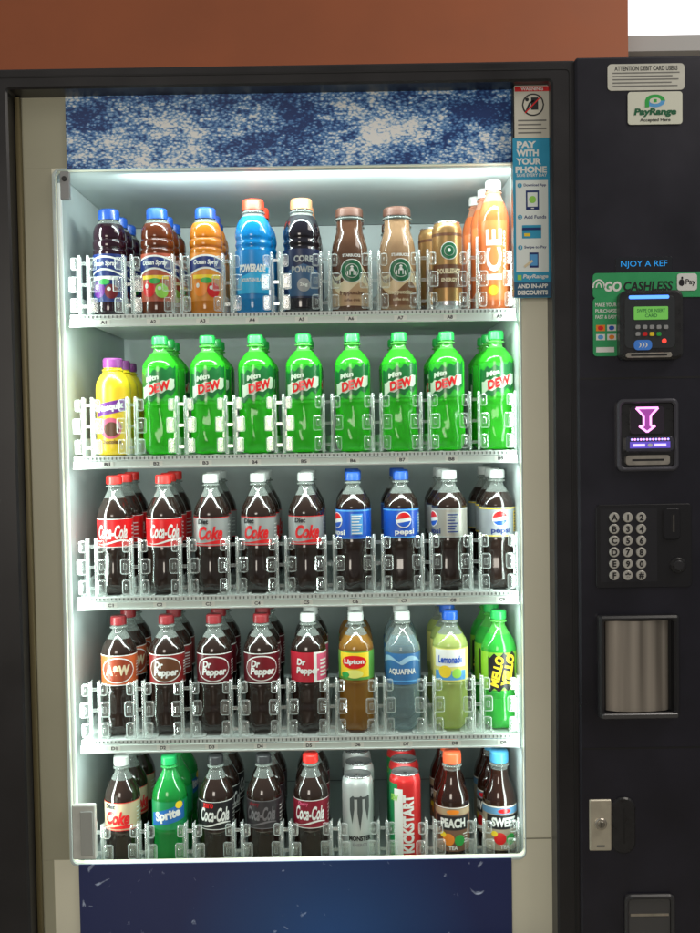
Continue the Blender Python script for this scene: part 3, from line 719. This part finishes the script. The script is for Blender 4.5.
rows = [['A1','A2','A3','A4','A5','A6','A7','A8','A9'], ['B1']+['B']*8, ['C1','C1','C3','C3','C3','C6','C6','C8','C9'],
        ['D1','D2','D3','D3','D5','D6','D7','D8','D9'], ['E1','E2','E3','E4','E5','E6','E7','E8','E9']]
TURN = {(2, 5): -1.05, (2, 7): -1.15, (2, 1): .22, (1, 3): .2, (1, 7): -.22, (3, 4): .2}
for r in range(5):
    for i in range(9):
        k = K[rows[r][i]]
        for d in range(3):
            x = XC[i]+random.uniform(-.002, .002); y = YB+d*.082+random.uniform(0, .003)
            if d: x += random.uniform(-.003, .003)
            if rows[r][i] == 'A8': x += (0.004, -.022, .0)[d]; y = YB+d*.066
            if rows[r][i] == 'A9': x += (.0, -.010, -.020)[d]; y = YB+d*.074
            rot = random.uniform(-.16, .16) if d == 0 else random.uniform(-.9, .9)
            if d == 0 and (r, i) in TURN: rot = TURN[(r, i)]
            place(k, x, y, SZ[r], rot, k.desc.split(' with')[0]+'s racked in the machine')

# ------------------------------------------------------------------ right control column
YC = -.034
SC = (D+YC)/F
kx0 = W(578, 466, YC)[0]
mb = MB(); mb.rbox(kx0, xr, .09, ztop+.002, .006, YC, .048, COLM, .004)
for q in (378, 748):
    zz = W(640, q, YC)[1]; mb.box(kx0+.004, xr-.004, YC-.0006, YC+.001, zz-.0018, zz+.0018, GROOV)
part('control_column', mb)
def flat(name, px, py, w, h, base, label=None, y=YC-.0015, th=.0012, r=2, rot=0, bev=.0004, parent=None):
    """thin plate; returns Art whose units are photo pixels, centred"""
    cx, cz = W(px, py, y); s = (D+y)/F; mb = MB()
    mb.rbox(cx-w/2*s, cx+w/2*s, cz-h/2*s, cz+h/2*s, r*s, y, y+th, base, bev)
    A = Art(mb, None, (cx, y, cz), s, .0003); A.nm = name; A.lb = label; A.pr = parent; return A
def done(A): return part(A.nm, A.mb, A.pr, A.lb)
PAPW = P('sticker_paper', (.56, .56, .5), .5, noise=.06, nscale=30)
STG = P('print_grey', (.16, .16, .15), .5)
A = flat('notice_sticker', 646, 77, 76, 26, PAPW, 'white debit card notice sticker', r=4)
A.text('ATTENTION DEBIT CARD USERS', 0, 8.5, 62, 4.5, BLK, 1, 0, .02)
for i in range(5): A.rect(-33, 33-(i*7) % 13, 3.5-i*3.2, 4.7-i*3.2, STG, 1)
done(A)
A = flat('payment_sticker', 655, 108, 54, 32, c('stk2', (.66, .68, .58), rough=.45), 'white mobile payment sticker with green blue emblem', r=3, y=YC-.003)
A.ell(0, 7, 10, 6.2, GRN, 1, 0, 1); A.ell(0, 7, 10, 6.2, LBLUE, 1, -1, 0); A.ell(0, 7, 5.6, 3, c('stk2'), 2); A.rect(-1.6, 1.6, 5.5, 8.5, GRN, 3); A.rect(-10, -6, .8, 7, GRN, 2)
A.text('PayRange', 0, -4.5, 42, 8.5, DGRN, 2, .15, .05); A.text('Accepted Here', 0, -12, 30, 4, BLK, 2, 0, .02)
done(A)
A = flat('message_display', 644, 265, 56, 16, P('display_glass', (.004, .006, .012), .12, coat=1), 'dark strip display with cyan lettering', r=1.5)
A.text('NJOY A REF', 0, .5, 46, 7.5, P('led_cyan', (.0, .1, .25), .4, es=.9, ec=(.02, .32, .8)), 1, 0, -.006)
done(A)
GO = P('reader_green', (.03, .34, .12), .4, noise=.06, nscale=30)
A = flat('cashless_sign', 648, 285, 110, 25, GO, 'green sign lettered go cashless', r=4, y=YC-.002)
A.text('GO', -35, -1, 17, 10, WHT, 1, .15, .04); A.text('CASHLESS', 0, -1, 49, 9.5, BLK, 1, .15, .03)
for r0, mt, l in ((6.5, WHT, 1), (5, GO, 2), (3.2, WHT, 3), (1.8, GO, 4)): A.ell(-49, -2, r0, r0+2, mt, l, 0, 1)
done(A)
A = flat('card_info_sticker', 606, 327, 26, 58, GO, 'green sticker with card emblems', r=4, y=YC-.0022)
for i, t in enumerate(('MAKE YOUR', 'PURCHASE', 'FAST & EASY')): A.text(t, 0, 22-i*6, 21, 3.6, WHT, 1, 0, .02)
for i, (m1, m2) in enumerate(((RED, ORG), (BLUE, WHT), (LBLUE, WHT), (ORG, WHT))):
    q, w = divmod(i, 2); A.rect(-10+w*11, -1+w*11, -4-q*9, 2-q*9, m2, 1); A.ell(-5.5+w*11, -1-q*9, 2.8, 2.2, m1, 2)
A.rect(-10, 8, -25, -20, WHT, 1)
done(A)
A = flat('contactless_sticker', 687, 282, 20, 17, c('stk3', (.72, .74, .72), rough=.4), 'white contactless payment sticker', r=3, y=YC-.0036)
A.ell(-5.5, -.5, 2.8, 3.4, BLK, 1); A.ell(-5, 4.1, 1, 1.3, BLK, 1); A.text('Pay', 3.5, -.5, 10, 7, BLK, 1, 0, .02)
done(A)
y = YC-.012
x0, x1, z0, z1 = BX(618, 681, 291, 360, y); mb = MB(); mb.rbox(x0, x1, z0, z1, .014, y-.016, YC-.003, PLAS, .006)
rd = part('card_reader', mb, label='black card reader with green screen and small keypad')
y = y-.0165
def sub(name, px, py, w, h, mat, parent, y, th=.0015, r=2, label=None, bev=.0005): return flat(name, px, py, w, h, mat, label, y=y, th=th, r=r, parent=parent, bev=bev)
A = sub('face_plate', 650, 322, 50, 52, P('reader_face', (.05, .055, .06), .3, metal=.4), rd, y-.0005, r=5); done(A)
A = sub('status_light', 649, 297, 40, 3.5, P('led_blue', (.02, .1, .8), .4, es=2.2, ec=(.08, .25, 1)), rd, y-.0012, r=1.5); done(A)
A = sub('screen', 651, 313, 34, 13, P('lcd_green', (.1, .3, .05), .3, es=.35, ec=(.25, .8, .15)), rd, y-.002, r=1)
A.text('SWIPE OR INSERT', 0, 2.5, 28, 3.4, DGRN, 1, 0, .01); A.text('CARD', 0, -2.5, 12, 3.4, DGRN, 1, 0, .01); done(A)
for i, (px, py, mt) in enumerate([(638,327,GREY),(645,327,GREY),(652,327,GREY),(659,327,GREY),(666,327,GREY),(638,334,GREY),(645,334,RED),(652,334,YEL),(659,334,GRN)]):
    A = sub('button', px, py, 4.6, 4, mt, rd, y-.003, th=.003, r=1.2); done(A)
A = sub('tap_pad', 643, 345, 18, 10, P('padblue', (.02, .1, .3), .3, es=.25, ec=(.1, .3, .9)), rd, y-.002, r=4); A.text(')))', 0, 0, 9, 5, WHT, 1, 0, .02); done(A)
mb = MB(); cx, cz = W(664, 341, y); mb.ycyl(cx, cz, .0045, y-.002, y, P('led_red', (.8, .02, .02), .3, es=1., ec=(1, .08, .05))); part('indicator_light', mb, rd)
A = sub('card_slot', 649, 355, 46, 5, METAL, rd, y-.001, r=2.4); A.rect(-18, 18, -.8, .8, BLK, 1); done(A)

# bill acceptor
y = YC
x0, x1, z0, z1 = BX(616, 677, 399, 471, y); mb = MB()
mb.rframe((x0, x1, z0, z1), .012, (x0+.008, x1-.008, z0+.008, z1-.008), .008, y-.012, y-.0005, P('bezel', (.10, .10, .12), .3, metal=.5), .003)
mb.rbox(x0+.0082, x1-.0082, z0+.0082, z1-.0082, .007, y-.004, y-.0006, PLAS, .001)
ba = part('bill_acceptor', mb, label='black banknote acceptor with pink arrow lights')
NEON = P('neon_pink', (.6, .05, .5), .4, es=2.2, ec=(1., .35, .85)); NVIO = P('neon_violet', (.2, .1, .7), .4, es=2.6, ec=(.35, .3, 1.))
NDIM = P('neon_dim', (.2, .02, .2), .4, es=.35, ec=(.8, .15, .8)); VDIM = P('violet_dim', (.06, .04, .3), .4, es=.45, ec=(.25, .15, 1.))
A = sub('arrow_light', 647, 420, 34, 28, P('smoke', (.02, .01, .025), .15, coat=1), ba, y-.006, r=3)
def ln(A, a, b, w, mt, l=1):
    d = Vector((b[0]-a[0], b[1]-a[1])); nn = Vector((-d.y, d.x)).normalized()*w/2
    pts = [(a[0]-nn.x, a[1]-nn.y), (b[0]-nn.x, b[1]-nn.y), (b[0]+nn.x, b[1]+nn.y), (a[0]+nn.x, a[1]+nn.y)]
    A.mb.add([A.map(p[0], p[1], l) for p in pts], [(0,1,2,3)], mt)
A.strip(-11, 11, lambda u: 4+max(0, (abs(u)-3.5))*1.06, lambda u: 12, NDIM, 1); A.rect(-3.5, 3.5, -6, 4, NDIM, 1); A.strip(-8, 8, lambda u: -12+abs(u)*.75, lambda u: -6, NDIM, 1)
for s in (-1, 1):
    ln(A, (s*11, 12), (s*3.5, 4), 2.1, NEON, 2); ln(A, (s*3.5, 4), (s*3.5, -6), 2.1, NEON, 2); ln(A, (s*8, -6), (0, -12), 2.1, NEON, 2); ln(A, (s*3.5, -6), (s*8, -6), 2.1, NEON, 2)
ln(A, (-11, 12), (11, 12), 2.1, NEON, 3); done(A)
x0, x1, z0, z1 = BX(624, 671, 436, 452, y); mb = MB(); mb.rbox(x0, x1, z0, z1, .006, y-.016, y-.0042, P('mouth', (.03, .03, .05), .2, coat=1), .003); mo = part('note_slot', mb, ba)
mb2 = MB(); A = Art(mb2, None, ((x0+x1)/2, y-.0163, (z0+z1)/2), SC, .0003)
A.rect(-20, 20, -4, 2.6, VDIM, 0)
for i in range(13):
    u = -18+i*3; A.ell(u, 4.8, 1.1, 1.1, NEON if i % 2 else NVIO, 1)
A.rect(-17, -5, -2.2, .4, NVIO, 1); A.rect(4, 16, -2.2, .4, NVIO, 1); A.ell(0, -1, 2.5, 1.6, WHT, 1)
part('slot_lights', mb2, ba)
A = sub('note_tray', 648, 460, 44, 10, METAL, ba, y-.009, th=.004, r=3); A.rect(-16, 16, -1, 1, BLK, 1); done(A)

# keypad
A = flat('selection_keypad', 644, 546, 96, 84, P('kp_panel', (.010, .010, .013), .35), 'black keypad panel with round silver keys', r=4, y=YC-.004, th=.0035, bev=.001)
A.rect(-44, 13, -36, 38, P('kp_inner', (.03, .03, .036), .3, metal=.3), 1)
kp = done(A)
KEYM = P('key_silver', (.55, .54, .50), .35, metal=.35)
keys = ['A','1','2','B','3','4','C','5','6','D','7','8','E','9','0','F','*','#']
for i, t in enumerate(keys):
    q, w = divmod(i, 3); px = 614.5+w*13.5; py = 517.5+q*11.6
    cx, cz = W(px, py, YC-.009); mb = MB(); mb.ycyl(cx, cz, 5.0*SC, YC-.0085, YC-.0045, KEYM, 24, .0012)
    A = Art(mb, None, (cx, YC-.0088, cz), SC, .0003); A.text(t, 0, 0, None, 6.2, BLK, 1, 0, .04); part('key', mb, kp)
A = flat('coin_slot', 672, 524, 17, 32, P('coinp', (.02, .02, .024), .3, metal=.3), None, r=4, y=YC-.009, th=.0045, bev=.002)
A.rect(-1.2, 1.2, -8, 9, BLK, 1); A.rect(1.3, 2.2, -8, 9, METAL, 1); done(A)
mb = MB(); cx, cz = W(677, 565, YC); mb.ycyl(cx, cz, 8*SC, YC-.009, YC-.0045, PLAS, 28, .002); mb.ycyl(cx, cz, 5.5*SC, YC-.013, YC-.0092, P('btnm', (.05, .05, .055), .25, metal=.5), 28, .002); part('coin_return_button', mb)

# change tray: dark surround with a bulging drum inside
x0, x1, z0, z1 = BX(597, 676, 614, 716, YC); mb = MB()
mb.rframe((x0, x1, z0, z1), .006, (x0+.010, x1-.010, z0+.012, z1-.010), .004, YC-.022, YC-.0005, P('cupbz', (.018, .018, .021), .3), .004)
mb.box(x0+.0102, x1-.0102, YC-.0012, YC-.0006, z0+.0122, z1-.0102, GROOV)
n = 28; cxm = (x0+x1)/2; rr = (x1-x0)/2-.016; vs = []
m_, n_, o_ = nt('cup_metal')
b_ = n_.nodes.new('ShaderNodeBsdfPrincipled'); b_.inputs['Metallic'].default_value = .35; b_.inputs['Roughness'].default_value = .25
tc_ = n_.nodes.new('ShaderNodeTexCoord'); mp_ = n_.nodes.new('ShaderNodeMapping'); mp_.inputs['Scale'].default_value = (34, 20, 1.2)
nz_ = n_.nodes.new('ShaderNodeTexNoise'); nz_.inputs['Scale'].default_value = 1.0; nz_.inputs['Detail'].default_value = 1.5
cr_ = n_.nodes.new('ShaderNodeValToRGB'); cr_.color_ramp.elements[0].position = .3; cr_.color_ramp.elements[0].color = (.12, .105, .09, 1)
cr_.color_ramp.elements[1].position = .7; cr_.color_ramp.elements[1].color = (.52, .47, .41, 1)
n_.links.new(tc_.outputs['Object'], mp_.inputs[0]); n_.links.new(mp_.outputs[0], nz_.inputs['Vector']); n_.links.new(nz_.outputs['Fac'], cr_.inputs[0])
n_.links.new(cr_.outputs[0], b_.inputs['Base Color']); n_.links.new(b_.outputs[0], o_.inputs[0]); CUP = m_
for zz in (z0+.014, z1-.0105):
    for i in range(n+1):
        t = pi*i/n; vs.append((cxm-rr*math.cos(t), YC-.0015-.018*math.sin(t), zz))
mb.add(vs, [(i, i+1, n+2+i, n+1+i) for i in range(n)], CUP, True)
mb.rbox(x0+.004, x1-.004, z0+.002, z0+.012, .003, YC-.027, YC-.0222, P('cup_lip', (.12, .12, .125), .25, metal=.6), .0015)
part('change_tray', mb, label='curved smoky grey change tray in black surround')

x0, x1, z0, z1 = BX(589, 611, 799, 850, YC); mb = MB(); mb.rbox(x0, x1, z0, z1, .003, YC-.005, YC-.0003, P('lock_plate', (.58, .54, .44), .35, metal=.5, noise=.1, nscale=40), .002)
cx, cz = (x0+x1)/2, (z0+z1)/2+.004; mb.ycyl(cx, cz, .012, YC-.010, YC-.0052, METAL, 28, .002); mb.ycyl(cx, cz, .007, YC-.013, YC-.0102, P('lk', (.3, .28, .24), .3, metal=.8), 24, .001)
mb.box(cx-.001, cx+.001, YC-.0135, YC-.0132, cz-.004, cz+.004, BLK); mb.box(cx-.008, cx+.008, YC-.0056, YC-.0052, z0+.008, z0+.012, STG)
part('door_lock', mb, label='brass-grey lock plate with round cylinder')
A = flat('lock_guard', 624, 826, 24, 58, PLAS, None, r=11, y=YC-.006, th=.0057, bev=.003); A.rect(-1, 1, -18, 18, GROOV, 1); done(A)
x0, x1, z0, z1 = BX(624, 674, 893, 950, YC); mb = MB(); mb.rframe((x0, x1, z0, z1), .012, (x0+.008, x1-.008, z0+.008, z1-.010), .008, YC-.009, YC-.0005, P('lowbz', (.04, .04, .045), .3), .003)
mb.rbox(x0+.0082, x1-.0082, z0+.0082, z1-.0102, .007, YC-.003, YC-.0006, P('lowflap', (.1, .1, .105), .25, metal=.4), .001); mb.box(x0+.012, x1-.012, YC-.0045, YC-.0032, z1-.045, z1-.040, METAL)
part('coin_return_cup', mb)

# stickers beside the window, on the edge strip of the door frame
ys = -.0005
mb = MB(); x0, x1, z0, z1 = BX(513.5, 551, 87, 296, ys+.0014); mb.box(x0, x1+.004, ys+.0014, .0285, z0, z1, BODY); part('sticker_backing', mb)
A = flat('warning_sticker', 532, 112, 35, 52, c('wst', (.6, .58, .5), rough=.5), 'white tip-over warning sticker', r=1, y=ys)
A.rect(-17, 17, 20, 25, RED, 1); A.text('WARNING', 0, 22.5, 22, 3.4, WHT, 2, 0, .03)
A.ell(1, 7, 11, 11, BLK, 1); A.ell(1, 7, 9.6, 9.6, c('wst'), 2)
A.rect(-1, 6, 2, 14, BLK, 3); ln(A, (-6, 0), (-2, 9), 2, BLK, 3); ln(A, (-2, 9), (2, 11), 1.4, BLK, 3); A.ell(-5, 12, 1.8, 1.8, BLK, 3); ln(A, (-7, -1), (9, 15), 1.2, RED, 4)
for i in range(4): A.rect(-14, 14-(i % 2)*5, -9-i*4, -7.6-i*4, STG, 1)
done(A)
TEAL = P('sticker_teal', (.025, .33, .55), .4, noise=.06, nscale=25)
A = flat('phone_payment_sticker', 532, 218, 37, 157, TEAL, 'tall blue pay with your phone sticker', r=1, y=ys)
for i, t in enumerate(('PAY', 'WITH', 'YOUR', 'PHONE')): A.text(t, (-5, -4, -3, -.5)[i], 72-i*8.2, (19, 22, 25, 31)[i], 6.6, WHT, 1, 0, .05)
A.text('SAVE EVERY DAY', 0, 42, 30, 3.2, WHT, 1, 0, .02)
A.rect(-16, 16, -53, 37, c('stw', (.75, .82, .80), rough=.45), 1)
for i, (v, t) in enumerate(((32, 'Download App'), (1, 'Add Funds'), (-29, 'Swipe to Pay'))):
    A.ell(-12, v, 2.3, 2.3, TEAL, 2); A.text(str(i+1), -12, v, None, 3, WHT, 3, 0, .03); A.text(t, 3, v, 22, 3.4, NAVY, 2, 0, .02)
A.rect(-6, 7, 8, 27, NAVY, 2); A.rect(-4.5, 5.5, 11, 25, c('stw'), 3); A.ell(.5, 18, 3.5, 3.5, LGRN, 4); A.rect(-1, 2, 9, 10, WHT, 3)
A.rect(-10, 9, -20, -7, TEAL, 2); A.rect(-10, 9, -12, -9.5, NAVY, 3); A.rect(-8, -2, -18, -15, YEL, 3)
A.rect(-3, 6, -49, -34, NAVY, 2); A.rect(-2, 5, -47, -36, LBLUE, 3); ln(A, (-8, -48), (0, -42), 2.4, CREAM, 4)
A.strip(-15, -11, lambda u: -61, lambda u: -56, LGRN, 1); A.text('PayRange', 3, -58, 25, 5, WHT, 1, .15, .03)
A.rect(-18.5, 18.5, -78, -63, c('std', (.02, .1, .2), rough=.4), 1); A.text('AND IN-APP', 0, -67, 30, 4.2, WHT, 2, 0, .04); A.text('DISCOUNTS', 0, -73.5, 30, 4.6, WHT, 2, 0, .05)
done(A)

# ------------------------------------------------------------------ surroundings
WALLM = P('red_wall_paint', (.40, .115, .045), .6, noise=.07, nscale=4, bump=.06)
yw = .95
wx1 = W(628, 30, yw)[0]
mb = MB(); mb.box(-4, wx1, yw, yw+.12, 0, 3.2, WALLM); o = OBJ('wall', mb.mesh('wall')); tag(o, 'plain brick-red painted wall behind the machine', 'wall')
wz = W(665, 42, yw+.3)[1]; wx0 = wx1+.002
win = bpy.data.objects.new('window', None); COL.objects.link(win); win.location = (wx0+.4, yw+.3, wz); tag(win, 'bright white window with grey sill beyond the red wall', 'window')
mb = MB(); mb.box(-.9, .9, .02, .03, .0, 1.2, P('window_light', (.9, .92, .95), .5, es=1.1, ec=(.93, .96, 1))); OBJ('window_pane', mb.mesh('window_pane'), win)
mb = MB(); mb.box(-.9, .9, -.06, .06, -.05, -.001, P('sill', (.42, .43, .43), .5)); OBJ('sill', mb.mesh('sill'), win)
mb = MB(); mb.box(wx1+.002, 3, yw+.3, yw+.4, 0, wz-.051, P('pale_wall', (.5, .48, .44), .7, noise=.05)); o = OBJ('wall', mb.mesh('wall')); tag(o, 'pale grey wall below the bright window', 'wall')
mb = MB(); mb.box(-4, 4, -6, 2, -.05, -.001, P('floor_tile', (.3, .27, .22), .4, noise=.15, nscale=3)); o = OBJ('floor', mb.mesh('floor')); o["kind"] = 'structure'

# ------------------------------------------------------------------ light
def area(name, loc, d, sx, sy, w, col):
    l = bpy.data.lights.new(name, 'AREA'); l.shape = 'RECTANGLE'; l.size = sx; l.size_y = sy; l.energy = w; l.color = col
    o = bpy.data.objects.new(name, l); COL.objects.link(o); o.location = loc
    o.rotation_euler = Vector(d).to_track_quat('-Z', 'Y').to_euler(); return o
zm = (cz0+cz1)/2
COOL = (.86, 1.0, .94)
area('lamp_side', (cx0+.012, .052, zm), (1, .45, 0), .02, 1.32, 3.2, COOL)
area('lamp_side', (cx1-.006, .052, zm), (-1, .45, 0), .02, 1.32, 1.6, COOL)
area('lamp_top', (0-.05, .058, cz1-.03), (0, 1, -.2), .80, .02, 3.0, (.86, 1, .98))
for r in range(4):
    area('fill_shelf', ((sx0+sx1)/2, YS-.001, SZ[r]-.030), (0, .38, -1), sx1-sx0-.03, .008, (2.1, 1.7, 1.4, 1.25)[r], COOL)  # added fill under each shelf lip to brighten labels, not a fitted strip
area('fill_room', (-1.0, -4.0, 1.45), (.2, 1, -.05), 1.1, 1.3, 38, (1, .92, .80))  # added unseen softbox behind the camera, lights the machine front
area('lamp_ceiling', (1.9, -.9, 3.0), (-.35, .8, -1), 1.2, 1.2, 27, (1, .93, .84))
w = bpy.data.worlds.new('World'); scene.world = w; w.use_nodes = True
bg = w.node_tree.nodes['Background']; bg.inputs[0].default_value = (.97, .95, .91, 1); bg.inputs[1].default_value = .21
